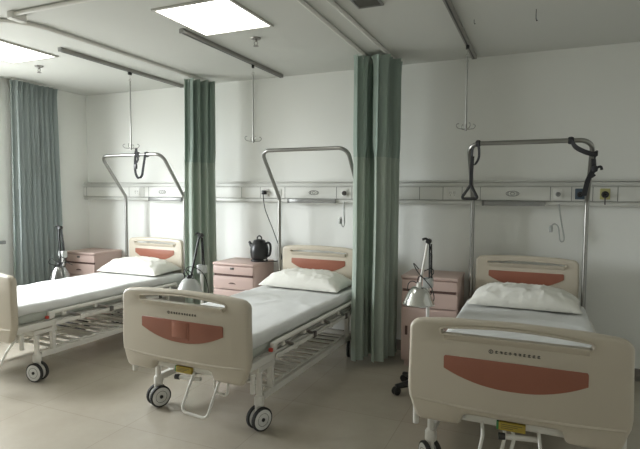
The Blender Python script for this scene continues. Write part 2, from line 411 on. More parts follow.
def curtain(name, label, a, b, folds, amp, ztop, zbot, zmesh, m_main, m_mesh, seed, group, flare=0.15, skirt=(0, 0), hooks=True):
    t = thing(name, label, 'curtain', ((a[0] + b[0]) / 2, (a[1] + b[1]) / 2, 0), 0, group)
    A = Vector((a[0] - b[0], a[1] - b[1])) / 2; B = -A; D = (B - A); Ld = D.length; D.normalize(); Nn = Vector((-D.y, D.x))
    rnd = random.Random(seed); ph = [rnd.uniform(-.5, .5) for _ in range(folds * 2 + 4)]; am = [rnd.uniform(.45, 1.35) for _ in range(folds * 2 + 4)]
    def pf(s, z):
        q = (ztop - z) / (ztop - zbot)
        u = s * folds * 2
        k = int(u); fr = u - k
        e = am[k] * (1 - fr) + am[k + 1] * fr; p = ph[k] * (1 - fr) + ph[k + 1] * fr
        w = math.sin(u * PI + .5 * p * (0.4 + q)) * amp * e * (0.72 + flare * 2 * q)
        if zmesh and z > zmesh:
            g = min(1, (z - zmesh) / .12)
            w += g * .013 * math.sin(u * PI * 2.6 + seed) + g * .006 * math.sin(u * PI * 5.3 + 1)
        w *= 1 + .30 * math.exp(-q / .025)
        w += .012 * math.exp(-q / .018) * math.sin(u * PI * 3.1 + 2 * seed)
        w += .012 * noise.noise(Vector((s * 6, z * 1.1, seed))) * (0.3 + q)
        sl = s + .010 * math.sin(u * 2 * PI + seed) + .012 * noise.noise(Vector((s * 9, z * .8, seed + 5)))
        c = A + D * (Ld * sl) + D * (s - .5) * flare * q * Ld
        return (c.x + Nn.x * w + skirt[0] * q, c.y + Nn.y * w + skirt[1] * q)
    n = folds * 24 + 1
    nz = 26
    if zmesh:
        zs = [zbot + (zmesh - zbot) * i / nz for i in range(nz + 1)]
        cloth(pf, zs, n).build('fabric', m_main, t, smooth=80)
        zs = [zmesh + (ztop - zmesh) * i / 8 for i in range(8)] + [ztop - .06, ztop - .03, ztop]
        cloth(pf, zs, n).build('mesh_top', m_mesh, t, smooth=80)
        cloth(pf, [zmesh - .012, zmesh + .012], n, .005).build('seam', m_main, t, smooth=80)
    else:
        zs = [zbot + (ztop - zbot) * i / nz for i in range(nz + 1)]
        cloth(pf, zs, n).build('fabric', m_main, t, smooth=80)
    if hooks:
        for k in range(folds):
            x, y = pf((k + .5) / folds, ztop)
            c = A + D * (Ld * (k + .5) / folds)
            MB().tube([(x, y, ztop - .03), ((x + c.x) / 2, (y + c.y) / 2, ztop + .01), (c.x, c.y, H - .03)], .003, 6).build('hook', M['track'], t)
    return t

CG = 'sage green ward curtains'
curtain('bed_curtain', 'sage green curtain, left bunch of the pair hanging right of the middle bed', (-1.437, 4.08), (-1.375, 4.46), 4, .050, 2.665, .045, 1.80, M['curt'], M['curtmesh'], 3, CG, flare=.05)
curtain('bed_curtain', 'sage green curtain, right bunch of the pair, beside the right bedside cabinet', (-1.275, 4.12), (-1.20, 4.47), 4, .062, 2.665, .045, 1.80, M['curt'], M['curtmesh'], 11, CG, flare=.05)
curtain('bed_curtain', 'sage green curtain gathered between the left and middle beds', (-3.33, 4.20), (-3.165, 4.46), 4, .070, 2.65, .06, 1.80, M['curt'], M['curtmesh'], 23, CG, flare=.08)
t = curtain('window_curtain', 'blue-grey green curtain hanging at the left wall beside the window', (-5.135, 3.64), (-5.155, 4.18), 9, .050, 2.675, .06, 0, M['wcurt'], None, 31, None, flare=.12, hooks=False, skirt=(0, .01))
MB().box(-.010, .010, -.26, .26, 2.68, H, .003).build('curtain_rail', M['track'], t)

# ------------------------------------------------------------------ bed-head service unit on the wall
t = thing('wall_service_unit', 'long white bed-head unit with sockets and gas outlets on the back wall', 'service unit', (0, YB, 1.40))
yF = -.075
X0, X1 = XL + .005, 1.6
b = MB(); b.box(X0, X1, yF, 0, .045, .168, .004); b.build('housing', M['unit'], t)
b = MB(); b.box(X0, X1, yF + .025, 0, .168, .205, .004); b.box(X0, X1, yF + .012, 0, .208, .224, .004); b.build('upper_channel', M['unit2'], t)
b = MB(); b.box(X0, X1, yF + .008, 0, .008, .043, .006); b.build('lower_channel', M['unit2'], t)
sm = MB()
for x in (-5.19, -4.50, -4.27, -4.20, -3.60, -2.93, -2.70, -2.41, -1.84, -1.68, -1.02, -.808, -.641, -.486, .073, .231, .385, .56, 1.2):
    sm.box(x - .0022, x + .0022, yF - .0012, yF + .002, .048, .166)
sm.box(X0, X1, yF - .0008, yF + .002, .163, .1655); sm.box(X0, X1, yF - .0008, yF + .002, .047, .0495)
sm.build('joint_lines', M['seam'], t)
def socket(x, z=.107):
    p = MB().box(x - .041, x + .041, yF - .006, yF, z - .041, z + .041, .003).build('socket', M['unit'], t)
    for sx in (-.017, .017):
        g = MB()
        g.box(sx + x - .007, sx + x - .0045, yF - .0068, yF - .004, z - .004, z + .016); g.box(sx + x + .0045, sx + x + .007, yF - .0068, yF - .004, z - .004, z + .016)
        g.box(sx + x - .0015, sx + x + .0015, yF - .0068, yF - .004, z - .022, z - .010)
        g.build('socket_slots', M['glyph'], p)
for x in (-4.38, -2.64, -2.49, -.725): socket(x)
def emblem(x, z=.107):
    mk = MB(); y = yF - .001
    mk.tube([(x + .052 * math.cos(a), y, z + .021 * math.sin(a)) for a in [2 * PI * k / 28 for k in range(28)]], .0028, 6, closed=True)
    mk.tube([(x + .017 * math.cos(a), y, z + .012 * math.sin(a)) for a in [2 * PI * k / 18 for k in range(18)]], .0026, 6, closed=True)
    for s in (-1, 1):
        mk.tube([(x + s * (.030 + .007 * math.cos(a)), y, z + .012 * math.sin(a)) for a in [(-1 + 2 * k / 8) * 1.3 for k in range(9)]], .0026, 6)
    mk.build('emblem', M['mark'], t)
for x in (-4.00, -2.085, -.222): emblem(x)
for a, c in ((-4.19, -3.72), (-2.37, -1.845), (-.465, .035)):
    l = MB().box(a, c, yF - .018, yF + .012, .002, .044, .006).build('reading_lamp', M['lampbar'], t)
    MB().box(a + .02, c - .02, yF - .012, yF + .006, -.002, .003).build('lamp_cover', M['unit'], l)
    MB().box(a - .005, a + .016, yF - .020, yF + .010, .001, .045, .004).build('switch', M['seam'], l)
def gas(x, plate, core, stem=False, z=.107, rd=.022):
    p = MB().box(x - .036, x + .036, yF - .008, yF, z - .044, z + .044, .004).build('gas_outlet', plate, t)
    rot = Matrix.Translation((x, yF - .008, z - .004)) @ Matrix.Rotation(PI / 2, 4, 'X')
    MB().lathe([(rd * 1.25, 0), (rd * 1.25, .008), (rd, .010), (rd, .024), (rd * .55, .025), (rd * .5, .016)], rot, 20).build('valve', core, p)
    if stem: MB().tube([(x, yF - .016, z - .024), (x, yF - .018, z - .085)], .0055, 8).build('stem', M['latch'], p)
gas(.131, M['unit'], M['lampbar'], rd=.016)
gas(.292, M['blue'], M['black'], rd=.018)
gas(.471, M['olive'], M['black'], True)
gas(-1.755, M['unit'], M['latch'], rd=.018)
gas(-3.66, M['unit'], M['lampbar'], rd=.016)

def hose(name, x, label, pts, grp):
    tt = thing(name, label, 'hose', (x, YB - .1, 1.40), 0, grp)
    MB().tube(smooth_path(pts, 8), .0055, 8).build('hose', M['clear'], tt)
    e = pts[-1]
    MB().lathe([(.012, e[2] - .045), (.014, e[2] - .03), (.014, e[2]), (.007, e[2] + .012)], Matrix.Translation((e[0], e[1], 0)), 14).build('mouthpiece', M['clear'], tt)
    MB().beam((pts[0][0], .02, .02), (pts[2][0], .006, pts[2][2] - .01), .012, .004, .001, up=(0, 1, 0)).build('hanging_strap', M['unit2'], tt)
hose('oxygen_hose', .14, 'clear oxygen hose hooked under the service unit above the right bed', [(0, .015, .02), (.02, 0, -.12), (.045, -.005, -.25), (.035, -.008, -.285), (.015, -.01, -.27), (0, -.012, -.17), (-.03, -.015, -.14), (-.055, -.015, -.165)], 'oxygen hoses')
hose('oxygen_hose', -1.755, 'clear oxygen hose hooked under the service unit above the middle bed, against the double curtain', [(0, .015, .02), (0, 0, -.07), (.01, -.005, -.18), (.005, -.008, -.22), (-.012, -.01, -.21), (-.018, -.012, -.15), (-.025, -.015, -.13), (-.03, -.015, -.15)], 'oxygen hoses')

# ------------------------------------------------------------------ beds
def brown_outline(hw, zt, ze, zb, n=18):
    pts = [(-hw + .006, zt), (hw - .006, zt), (hw, zt - .008)]
    pts += [(hw - 2 * hw * k / n, ze - (ze - zb) * (1 - abs(2 * k / n - 1) ** 2.2)) for k in range(n + 1)]
    pts += [(-hw, zt - .008)]
    return pts

def slot_outline(hw, z0, z1, arch):
    r = (z1 - z0) / 2
    pts = [(hw, z0)] + [(hw + r * .8 * math.sin(a), z0 + r - r * math.cos(a)) for a in [PI * k / 6 for k in range(1, 6)]]
    pts += [(hw - 2 * hw * k / 14, z1 + arch * math.sin(PI * k / 14)) for k in range(15)]
    pts += [(-hw - r * .8 * math.sin(a), z1 - r + r * math.cos(a)) for a in [PI * k / 6 for k in range(1, 6)]] + [(-hw, z0)]
    return pts

def end_board(name, root, y, front, foot):
    """foot / head board, front = -1 faces -y"""
    if foot:
        half = [(.10, .893), (.30, .888), (.43, .877)] + arc2(.433, .820, .060, .055, 80, 8, 6) + [(.493, .74), (.497, .60), (.498, .52), (.492, .475)] + [(.482, .452), (.465, .400), (.450, .372), (.430, .362), (.30, .362)] + [(.245, .366), (.232, .376), (.222, .412), (.20, .420)]
        out = [(-x, z) for x, z in half[::-1]] + [(0, .895)] + half
        hw, s0, s1, zt, ze, zb, th = .318, .814, .838, .708, .644, .570, .056
    else:
        half = [(.10, .992), (.25, .988), (.345, .978)] + arc2(.345, .935, .05, .043, 80, 8, 6) + [(.396, .80), (.394, .50), (.385, .42), (.36, .40)]
        out = [(-x, z) for x, z in half[::-1]] + [(0, .994)] + half
        hw, s0, s1, zt, ze, zb, th = .288, .922, .938, .862, .815, .735, .05
    bd = panel(name, [out, slot_outline(hw, s0, s1, .020 if foot else .012)], th, .020 if foot else .016, M['abs'], root, y)
    yf = y + front * th / 2
    inl = panel('inlay', [brown_outline(hw, zt, ze, zb)], .008, .002, M['brown'], bd, yf)
    # projecting lower lip of the hand slot
    lp = MB(); q = yf + front * .020; n = 16
    for side in (0,):
        vs = []
        for i in range(n + 1):
            x = -hw + 2 * hw * i / n
            vs += [(x, q, s0 + .004), (x, yf + .02, s0 + .004), (x, yf + .02, s0 - .032), (x, yf + .001, s0 - .030), (x, q, s0 - .001)]
        fs = [[i * 5 + k, i * 5 + (k + 1) % 5, i * 5 + 5 + (k + 1) % 5, i * 5 + 5 + k] for i in range(n) for k in range(5)]
        fs += [[4, 3, 2, 1, 0], [n * 5 + k for k in range(5)]]
        lp.add(vs, fs)
    lp.build('grip_lip', M['abs'], bd)
    # raised lip round the hand slot and the lower body line
    lip = slot_outline(hw + .006, s0 - .004, s1 + .005, .020 if foot else .012)
    MB().tube([(x, yf, z) for x, z in lip], .0055, 6, closed=True).build('grip_rim', M['abs'], bd)
    if foot:
        MB().tube(smooth_path([(-.47, yf + .006, .47), (-.2, yf + .003, .455), (.2, yf + .003, .455), (.47, yf + .006, .47)], 6), .009, 8).build('moulded_line', M['abs'], bd)
        g = MB(); zl = .752
        g.tube([(-.098 + .009 * math.cos(a), yf - .0005, zl + .009 * math.sin(a)) for a in [2 * PI * k / 12 for k in range(12)]], .0018, 5, closed=True)
        g.box(-.1, -.096, yf - .0015, yf, zl - .006, zl + .006)
        rnd = random.Random(4)
        for k in range(10):
            x = -.072 + k * .0205
            g.box(x - .0055, x + .0055, yf - .0015, yf, zl + .0035, zl + .006); g.box(x - .0015, x + .0015, yf - .0015, yf, zl - .0065, zl + .0075)
            q = rnd.choice((0, 1, 2))
            if q == 0: g.box(x - .0065, x + .0065, yf - .0015, yf, zl - .006, zl - .0035); g.box(x - .006, x - .0035, yf - .0015, yf, zl - .006, zl + .004)
            elif q == 1: g.box(x + .003, x + .006, yf - .0015, yf, zl - .006, zl + .005); g.box(x - .0065, x + .0065, yf - .0015, yf, zl - .0015, zl + .001)
            else: g.box(x - .0065, x - .004, yf - .0015, yf, zl - .0065, zl + .006); g.box(x + .003, x + .006, yf - .0015, yf, zl - .003, zl)
        g.build('lettering', M['glyph'], bd)
    return bd

def caster(root, x, y, ang):
    c = MB()
    c.tube([(x, y, .37 if y < 0 else .215), (x, y, .15)], .019, 14); c.lathe([(.026, .155), (.032, .162), (.032, .205), (.024, .22)], Matrix.Translation((x, y, 0)), 18)
    R = Matrix.Translation((x, y, .075)) @ Matrix.Rotation(ang, 4, 'Z')
    c.obox(R @ Matrix.Translation((0, .0, .052)), .020, .06, .075, .006)
    c.tube([R @ Vector((-.04, 0, 0)), R @ Vector((.04, 0, 0))], .008, 10)
    cs = c.build('caster', M['steel'], root)
    for s in (-1, 1):
        W = R @ Matrix.Translation((s * .029, 0, 0)) @ Matrix.Rotation(PI / 2, 4, 'Y')
        wl = MB()
        wl.mat(0).lathe([(.056, -.0125), (.068, -.0135), (.0745, -.009), (.075, 0), (.0745, .009), (.068, .0135), (.056, .0125)], W, 32)
        wl.mat(1).lathe([(.0635, -.0132), (.060, -.0150), (.018, -.0165), (.018, .0165), (.060, .0150), (.0635, .0132)], W, 32)
        wl.mat(2).lathe([(.012, -.0178), (.012, .0178)], W, 18)
        wl.mat(0).tube([W @ Vector((.040 * math.cos(a), .040 * math.sin(a), s * .0155)) for a in [2 * PI * k / 28 for k in range(28)]], .0014, 5, closed=True)
        wl.build('wheel', [M['rubber'], M['cap'], M['black']], cs)

def bed(label, loc, rz, casters, loops, label_x=.0, card=False):
    root = thing('hospital_bed', label, 'hospital bed', loc, rz, 'cream hospital beds in the ward')
    end_board('footboard', root, -.985, -1, True)
    if card:
        fb = [c for c in root.children if c.name.startswith('footboard')][0]
        MB().box(-.07, .05, -1.0195, -1.0165, .60, .70, .002).box(.056, .06, -1.0195, -1.0165, .59, .70).build('card_holder', M['brown2'], fb)
    end_board('headboard', root, .985, -1, False)
    # lower chassis
    f = MB()
    for s in (-1, 1):
        f.beam((s * .415, -.74, .205), (s * .415, .86, .205), .035, .045, .005)
        f.beam((s * .415, -.80, .39), (s * .415, -.60, .39), .035, .035, .004)
        for y in (-.63, .70): f.beam((s * .415, y, .22), (s * .415, y, .44), .04, .03, .004)
    f.beam((-.415, -.78, .39), (.415, -.78, .39), .05, .045, .004)
    for y in (-.2, .35, .86): f.beam((-.40, y, .205), (.40, y, .205), .035, .04, .004, up=(0, 0, 1))
    f.build('chassis', M['steel'], root)
    # mattress platform
    f = MB()
    for s in (-1, 1): f.beam((s * .435, -.95, .445), (s * .435, .95, .445), .032, .05, .004)
    for y in (-.945, -.45, .0, .5, .945): f.beam((-.42, y, .45), (.42, y, .45), .04, .03, .003)
    f.box(-.41, .41, -.93, .93, .464, .474, .002)
    f.build('platform', M['steel'], root)
    f = MB()
    for k in range(13): f.beam((-.40, -.62 + k * .105, .236), (.40, -.62 + k * .105, .236), .045, .012, .003)
    for x in (-.39, 0, .39): f.beam((x, -.66, .226), (x, .68, .226), .02, .014, .002)
    f.build('under_rack', M['steel'], root)
    f = MB()
    f.beam((-.30, .1, .36), (.30, .1, .36), .03, .03); f.beam((-.05, -.86, .35), (-.05, .1, .36), .03, .03); f.beam((.10, -.86, .35), (.10, .45, .37), .03, .03); f.beam((-.30, .45, .37), (.30, .45, .37), .03, .03)
    for s in (-1, 1): f.beam((s * .28, .1, .36), (s * .30, -.25, .44), .02, .03); f.beam((s * .28, .45, .37), (s * .30, .15, .44), .02, .03)
    f.build('lifting_linkage', M['steel'], root)
    # folded side rails
    for s in (-1, 1):
        f = MB()
        f.tube(fillet([(s * .465, -.66, .505), (s * .465, -.66, .535), (s * .465, .78, .535), (s * .465, .78, .505)], .02), .016, 10)
        sr = f.build('side_rail', M['steel'], root)
        MB().beam((s * .466, -.64, .445), (s * .466, .74, .445), .014, .03, .003).build('lower_bar', M['steel'], sr)
        for k in range(5):
            y = -.56 + k * .31
            MB().beam((s * .468, y, .525), (s * .466, y + .17, .45), .012, .022, .003).build('strut', M['tube'], sr)
            MB().box(s * .468 - .014, s * .468 + .014, y + .15, y + .19, .425, .468, .005).build('pivot_block', M['latch'] if k % 2 else M['steel'], sr)
            MB().box(s * .467 - .012, s * .467 + .012, y - .015, y + .015, .495, .52, .004).build('pivot_block', M['steel'], sr)
        MB().box(s * .465 - .016, s * .465 + .016, -.70, -.655, .49, .545, .005).build('latch', M['steel'], sr)
        MB().box(s * .466 - .014, s * .466 + .014, -.722, -.702, .492, .516, .005).build('release_button', M['red'], sr)
    # corner bumpers
    for sx in (-1, 1):
        for y in (-.93, .93):
            MB().tube([(sx * .47, y, .30), (sx * .47, y, .415)], .016, 12).beam((sx * .415, y, .40), (sx * .47, y, .40), .02, .02).build('corner_post', M['steel'], root)
    for (x, y, a) in casters: caster(root, x, y, a)
    # crank gear at the foot
    f = MB(); f.beam((-.215, -.955, .398), (.235, -.955, .398), .045, .035, .004)
    for x in (-.2, .2): f.beam((x, -.95, .39), (x, -.78, .39), .025, .03)
    f.build('crank_mount', M['steel'], root)
    g = MB(); g.mat(0).box(label_x - .055, label_x + .065, -1.0, -.978, .372, .412, .003); g.mat(1).box(label_x - .066, label_x - .056, -.998, -.978, .372, .412, .003); g.mat(2)
    for k in range(3): g.box(label_x - .045, label_x + .05 - .02 * k, -1.0008, -.999, .401 - k * .009, .4035 - k * .009)
    g.build('warning_label', [M['yellow'], M['green'], M['glyph']], root)
    for lp in loops:
        x0, x1, zb, yb, grip = lp
        MB().tube(fillet([(x0, -.965, .395), (x0 + .01, yb * .5 - .49, (.395 + zb) / 2 + .04), (x0 - .012 if x1 > x0 else x0, yb, zb + .012), (x1 - .015, yb, zb), (x1 + .01, yb * .5 - .49, (.395 + zb) / 2 + .03), (x1, -.965, .385)], .035, 5), .0085, 10).build('crank_handle', M['steel'], root)
    h = MB(); gx = -.02
    h.mat(0).tube([(gx - .01, -1.0, .345), (gx + .14, -.975, .345)], .013, 12).mat(1).tube([(gx - .035, -1.005, .345), (gx - .005, -1.0, .345)], .017, 12)
    h.build('crank_grip', [M['steel'], M['black']], root)
    # steel bow standing at the head end, leaning out over the pillow
    xh = .432; yb = .97
    pts = [(-xh, yb, .42), (-xh, yb, 1.45), (-xh, yb - .34, 1.895), (xh, yb - .34, 1.895), (xh, yb, 1.45), (xh, yb, .42)]
    bow = MB().tube(fillet(pts, [.10, .085, .085, .10], 8), .0175, 14).build('overhead_bar', M['tube'], root)
    for s in (-1, 1): MB().box(s * xh - .024, s * xh + .024, yb - .024, yb + .024, .43, .49, .005).build('bar_clamp', M['steel'], bow)
    return root

def mattress(label, loc, rz, seed):
    t = thing('mattress', label, 'mattress', (loc[0], loc[1], .474), rz, 'mattresses with white sheets')
    core = soft_box(.865, 1.90, .095, .03, .06)
    for v in core.v: v.z += .0475
    core.build('core', M['matt'], t, smooth=80)
    def nf(v):
        w = .004 * noise.noise(Vector((v.x * 5, v.y * 3, seed))) + .0035 * noise.noise(Vector((v.x * 14, v.y * 9, seed + 3)))
        cr = .006 * max(0, 1 - abs(noise.noise(Vector((v.x * 2.2 + 3, v.y * 1.7, seed + 9)))) * 14)
        side = max(0, abs(v.x) - .40) / .04
        return Vector((v.x + math.copysign(side * .004 * math.sin(v.y * 23 + seed), v.x), v.y, v.z + (w + cr if v.z > 0 else w * 2.2 * 1)))
    sh = soft_box(.885, 1.915, .085, .035, .025, nf)
    for v in sh.v: v.z += .108
    sh.build('bed_sheet', M['sheet'], t, smooth=80)
    return t

def pillow(label, loc, rz, seed, lx=.81, ly=.43, h=.165):
    mb = MB(); nu, nv = 64, 40
    ids = {}
    for side in (1, -1):
        for i in range(nu + 1):
            for j in range(nv + 1):
                u = -1 + 2 * i / nu; v = -1 + 2 * j / nv
                if side == -1 and (abs(u) == 1 or abs(v) == 1): ids[(-1, i, j)] = ids[(1, i, j)]; continue
                pin = 1 - .07 * (1 - abs(u) ** 2) * abs(v) ** 3
                pin2 = 1 - .05 * (1 - abs(v) ** 2) * abs(u) ** 3
                th = (max(0, 1 - abs(u) ** 3.2) * max(0, 1 - abs(v) ** 2.8)) ** .55
                x = u * lx / 2 * pin2; y = v * ly / 2 * pin
                wr = .010 * noise.noise(Vector((u * 4, v * 3, seed))) + .003 * noise.noise(Vector((u * 11, v * 7, seed + 2)))
                wr += .009 * max(0, 1 - abs(noise.noise(Vector((u * 3.1 + 7, v * 2.3, seed + 4)))) * 9)
                z = .022 + (th * h * .80 + wr * min(1, th * 1.6)) if side == 1 else .022 - th * .022
                ids[(side, i, j)] = len(mb.v); mb.v.append(Vector((x, y, z)))
        for i in range(nu):
            for j in range(nv):
                mb.f.append([ids[(side, a, b)] for a, b in ((i, j), (i + 1, j), (i + 1, j + 1), (i, j + 1))]); mb.mi.append(0)
    o = mb.build('pillow', M['pillow'], smooth=80)
    o.location = loc; o.rotation_euler = (0.03, 0, rz)
    return tag(o, label, 'pillow', 'white pillows on the beds')

A20 = math.radians(-22)
BEDS = [
    ('cream hospital bed at the left, nearest the window', (-4.015, 3.50, 0), math.radians(-2.0), 0),
    ('cream hospital bed in the middle, below the black kettle and cabinet', (-1.992, 3.50, 0), math.radians(-1.6), 1),
    ('cream hospital bed at the right, foremost, with straps on its bar', (-.098, 3.51, 0), 0, 2)]
for (lab, loc, rz, k) in BEDS:
    cs = [(-.415, -.77, A20), (.415, -.77, A20), (-.415, .80, .2), (.415, .82, .3)]
    if k == 0: cs[1] = (.415, -.77, math.radians(-78))
    if k == 2: cs[0] = (-.415, -.80, math.radians(35))
    loops = [[(.27, .45, .17, -1.10, 1)], [(.07, .265, .165, -1.09, 1), (.20, .30, .25, -.93, 1)], [(-.135, .12, .20, -1.06, 1), (-.035, .005, .22, -1.02, 1)]][k]
    bed(lab, loc, rz, cs, loops, label_x=0, card=(k == 1))
ML = ['white sheeted mattress on the left bed, brightest of the three', 'white sheeted mattress on the middle bed', 'white sheeted mattress on the right bed behind the nearest footboard']
PL = ['plump white pillow on the left bed', 'crumpled white pillow on the middle bed against the double curtain', 'wide white pillow at the head of the right bed']
for (lab, loc, rz, k) in BEDS:
    mattress(ML[k], loc, rz, 3 + 7 * k)
    dx = .735
    pillow(PL[k], (loc[0] + (-math.sin(rz)) * dx, loc[1] + dx, .634), rz + (.03, -.02, -.01)[k], 2 + 5 * k)

# ------------------------------------------------------------------ straps on the bows
bx, by = -.09, 3.51 + .97 - .34   # right bed bow top
t = thing('grab_strap', 'black strap with triangular grab handle on the left of the right bed bar', 'strap', (bx - .37, by, 1.895), 0, 'black straps on the overhead bars')
w = MB(); w.tube([(.018 * math.cos(a) * 0 + 0, .020 * math.cos(a), .020 * math.sin(a)) for a in [2 * PI * k / 16 for k in range(16)]], .008, 8, closed=True)
w.v = [Vector((v.x * 2.2, v.y, v.z)) for v in w.v]; w.build('wrap', M['strap'], t)
MB().ribbon(smooth_path([(0, -.022, .005), (.012, -.03, -.06), (.008, -.03, -.12), (-.02, -.03, -.165), (-.042, -.028, -.14), (-.04, -.02, -.05), (-.032, -.02, -.03)], 6), .028, .004, (.5, -.6, 0)).build('webbing_loop', M['strap'], t)
MB().ribbon(smooth_path([(-.036, -.03, -.10), (-.040, -.034, -.19), (-.044, -.036, -.325)], 6), .026, .005, (1, 0, 0)).build('webbing', M['strap'], t)
MB().tube(fillet([(-.044, -.036, -.32), (.012, -.036, -.43), (-.115, -.036, -.43), (-.044, -.036, -.32), ], .012, 5), .011, 8).build('triangle_handle', M['rubber'], t)

t = thing('grab_strap', 'long black strap knotted down the right post of the right bed bar', 'strap', (bx + .28, by, 1.895), 0, 'black straps on the overhead bars')
w = MB(); w.tube([(0, .020 * math.cos(a), .020 * math.sin(a)) for a in [2 * PI * k / 16 for k in range(16)]], .008, 8, closed=True)
w.v = [Vector((v.x * 2.4, v.y, v.z)) for v in w.v]; w.build('wrap', M['strap'], t)
MB().ribbon(smooth_path([(.0, -.022, .0), (.03, -.035, -.05), (.085, -.04, -.085), (.145, -.03, -.105), (.172, -.02, -.10), (.172, .06, -.09), (.155, .10, -.12)], 6), .034, .006, (0, -.4, 1)).build('webbing', M['strap'], t)
MB().ribbon(smooth_path([(.155, .06, -.13), (.16, .065, -.19), (.15, .08, -.24), (.165, .09, -.26)], 6), .030, .012, (1, 0, 0)).build('hanging_end', M['strap'], t)
k_ = MB(); k_.lathe([(.006, -.026), (.018, -.018), (.022, 0), (.018, .018), (.006, .026)], Matrix.Translation((.165, .055, -.205)), 12); k_.ribbon(smooth_path([(.165, .05, -.205), (.20, .045, -.19), (.21, .045, -.215)], 4), .018, .006, (0, 0, 1)); k_.build('knot', M['strap'], t)
MB().ribbon(smooth_path([(.16, .06, -.21), (.13, .11, -.28), (.115, .15, -.36), (.11, .17, -.40)], 6), .034, .010, (1, 0, 0)).build('tail', M['strap'], t)

bx1 = -4.015 - math.sin(math.radians(-2.0)) * .63; by1 = 3.50 + .63
t = thing('grab_strap', 'black strap looped from the middle of the left bed bar', 'strap', (bx1 + .15, by1, 1.895), 0, 'black straps on the overhead bars')
for xx in (-.045, .075):
    w = MB(); w.tube([(0, .020 * math.cos(a), .020 * math.sin(a)) for a in [2 * PI * k / 16 for k in range(16)]], .009, 8, closed=True)
    w.v = [Vector((v.x * 2.0 + xx, v.y, v.z)) for v in w.v]; w.build('wrap', M['strap'], t)
MB().ribbon(smooth_path([(-.045, -.02, .07), (-.055, -.025, 0), (-.06, -.03, -.12), (-.05, -.03, -.20), (-.015, -.03, -.245), (.03, -.03, -.22), (.05, -.03, -.14), (.065, -.028, -.06), (.078, -.022, .02)], 7), .024, .005, (1, 0.3, .3)).build('webbing_loop', M['strap'], t)
MB().ribbon(smooth_path([(-.045, -.025, .06), (-.02, -.03, -.03), (-.015, -.035, -.06), (-.045, -.035, -.10), (-.04, -.035, -.15)], 7), .022, .005, (1, 0, .3)).build('inner_loop', M['strap'], t)
MB().box(-.062, -.03, -.045, -.025, -.15, -.10, .004).build('buckle', M['black'], t)

# ------------------------------------------------------------------ bedside cabinets
def cabinet(label, x0, loc_y=4.25):
    W, D, Ht = .485, .42, .80
    t = thing('bedside_cabinet', label, 'cabinet', (x0 + W / 2, loc_y + D / 2, 0), 0, 'pink bedside cabinets')
    a = W / 2; b = D / 2
    c = MB(); c.box(-a + .006, a - .006, -b + .022, b, .05, .775, .006); c.box(-a + .03, a - .03, -b + .04, b - .02, 0.0, .05)
    c.build('body', M['pink'], t)
    MB().box(-a, a, -b - .004, b, .772, Ht, .010, 3).build('top', M['pink'], t)
    def front(nm, z0, z1):
        f = soft_box(W - .016, .026, z1 - z0, .008, .02)
        for v in f.v:
            v.z += (z0 + z1) / 2; bow = .012 * (1 - (v.x / a) ** 2); v.y += -b + .013 - bow
        return f.build(nm, M['pink'], t, smooth=60)
    d1 = front('drawer', .685, .768); d2 = front('drawer', .535, .665); dr = front('door', .07, .528)
    MB().box(-a + .02, a - .02, -b + .004, -b + .02, .664, .687).build('finger_gap_shade', M['pinkd'], d1)  # dark strip between the drawers, shadow of the gap painted as colour
    l = MB(); l.box(-.022, .022, -b - .017, -b - .006, .735, .757, .003); l.build('latch', M['latch'], d1)
    h = MB(); h.add(*half_disc(-.042, .042, -b - .0155, .588, .606)); h.build('pull_recess', M['pinkd'], d2)
    MB().beam((-.046, -b - .013, .588), (.046, -b - .013, .588), .008, .006, .002).build('pull', M['pink'], d2)
    h = MB().box(-a + .045, -a + .068, -b - .009, -b + .001, .285, .365, .004); h.build('pull_recess', M['pinkd'], dr)
    for sx in (-1, 1):
        for sy in (-1, 1): MB().tube([(sx * (a - .05), sy * (b - .06), 0), (sx * (a - .05), sy * (b - .06), .05)], .018, 10).build('foot', M['black'], t)
def half_disc(x0, x1, y, z0, z1):
    n = 12; cx = (x0 + x1) / 2; r = (x1 - x0) / 2
    P = [(cx + r * math.cos(PI * k / n), z0 + (z1 - z0) * math.sin(PI * k / n)) for k in range(n + 1)]
    vs = [(x, y, z) for x, z in P] + [(x, y + .008, z) for x, z in P]; m = len(P)
    fs = [list(range(m)), list(range(2 * m - 1, m - 1, -1))] + [[k, (k + 1) % m, m + (k + 1) % m, m + k] for k in range(m)]
    return vs, fs
cabinet('dusty pink bedside cabinet in the left corner beside the left bed', -5.17, 4.265)
cabinet('dusty pink bedside cabinet under the black kettle', -3.045)
cabinet('dusty pink bedside cabinet between the double curtain and the right bed', -1.088)

# ------------------------------------------------------------------ kettle
kx, ky = -2.64, 4.50
t = thing('electric_kettle', 'black electric kettle on the pink cabinet, plugged into the wall', 'kettle', (kx, ky, .80), 0)
MB().lathe([(.088, 0), (.090, .004), (.088, .016), (.07, .02)], seg=32).build('power_base', M['black'], t)
body = MB().lathe([(.072, .018), (.082, .026), (.092, .06), (.097, .105), (.094, .14), (.082, .178), (.062, .20), (.055, .205)], seg=40)
body.build('body', M['black'], t)
lid = MB().lathe([(.064, .203), (.060, .212), (.045, .222), (.018, .228), (.008, .229)], seg=30).build('lid', M['black'], t)
MB().tube(smooth_path([(-.026, 0, .222), (-.022, 0, .248), (0, 0, .262), (.022, 0, .248), (.026, 0, .222)], 5), .0075, 8).build('lid_knob', M['black'], lid)
MB().tube(smooth_path([(.075, 0, .185), (.105, 0, .195), (.127, 0, .175), (.13, 0, .12), (.118, 0, .07), (.088, 0, .055)], 6), .012, 10).build('handle', M['black'], t)
MB().tube(smooth_path([(-.075, 0, .145), (-.10, 0, .165), (-.122, 0, .198)], 6), .026, 12, r2=.011).build('spout', M['black'], t)
MB().box(.06, .085, -.035, -.01, .012, .028, .003).build('switch', M['cap'], t)
px_, pz_ = -2.64, 1.507
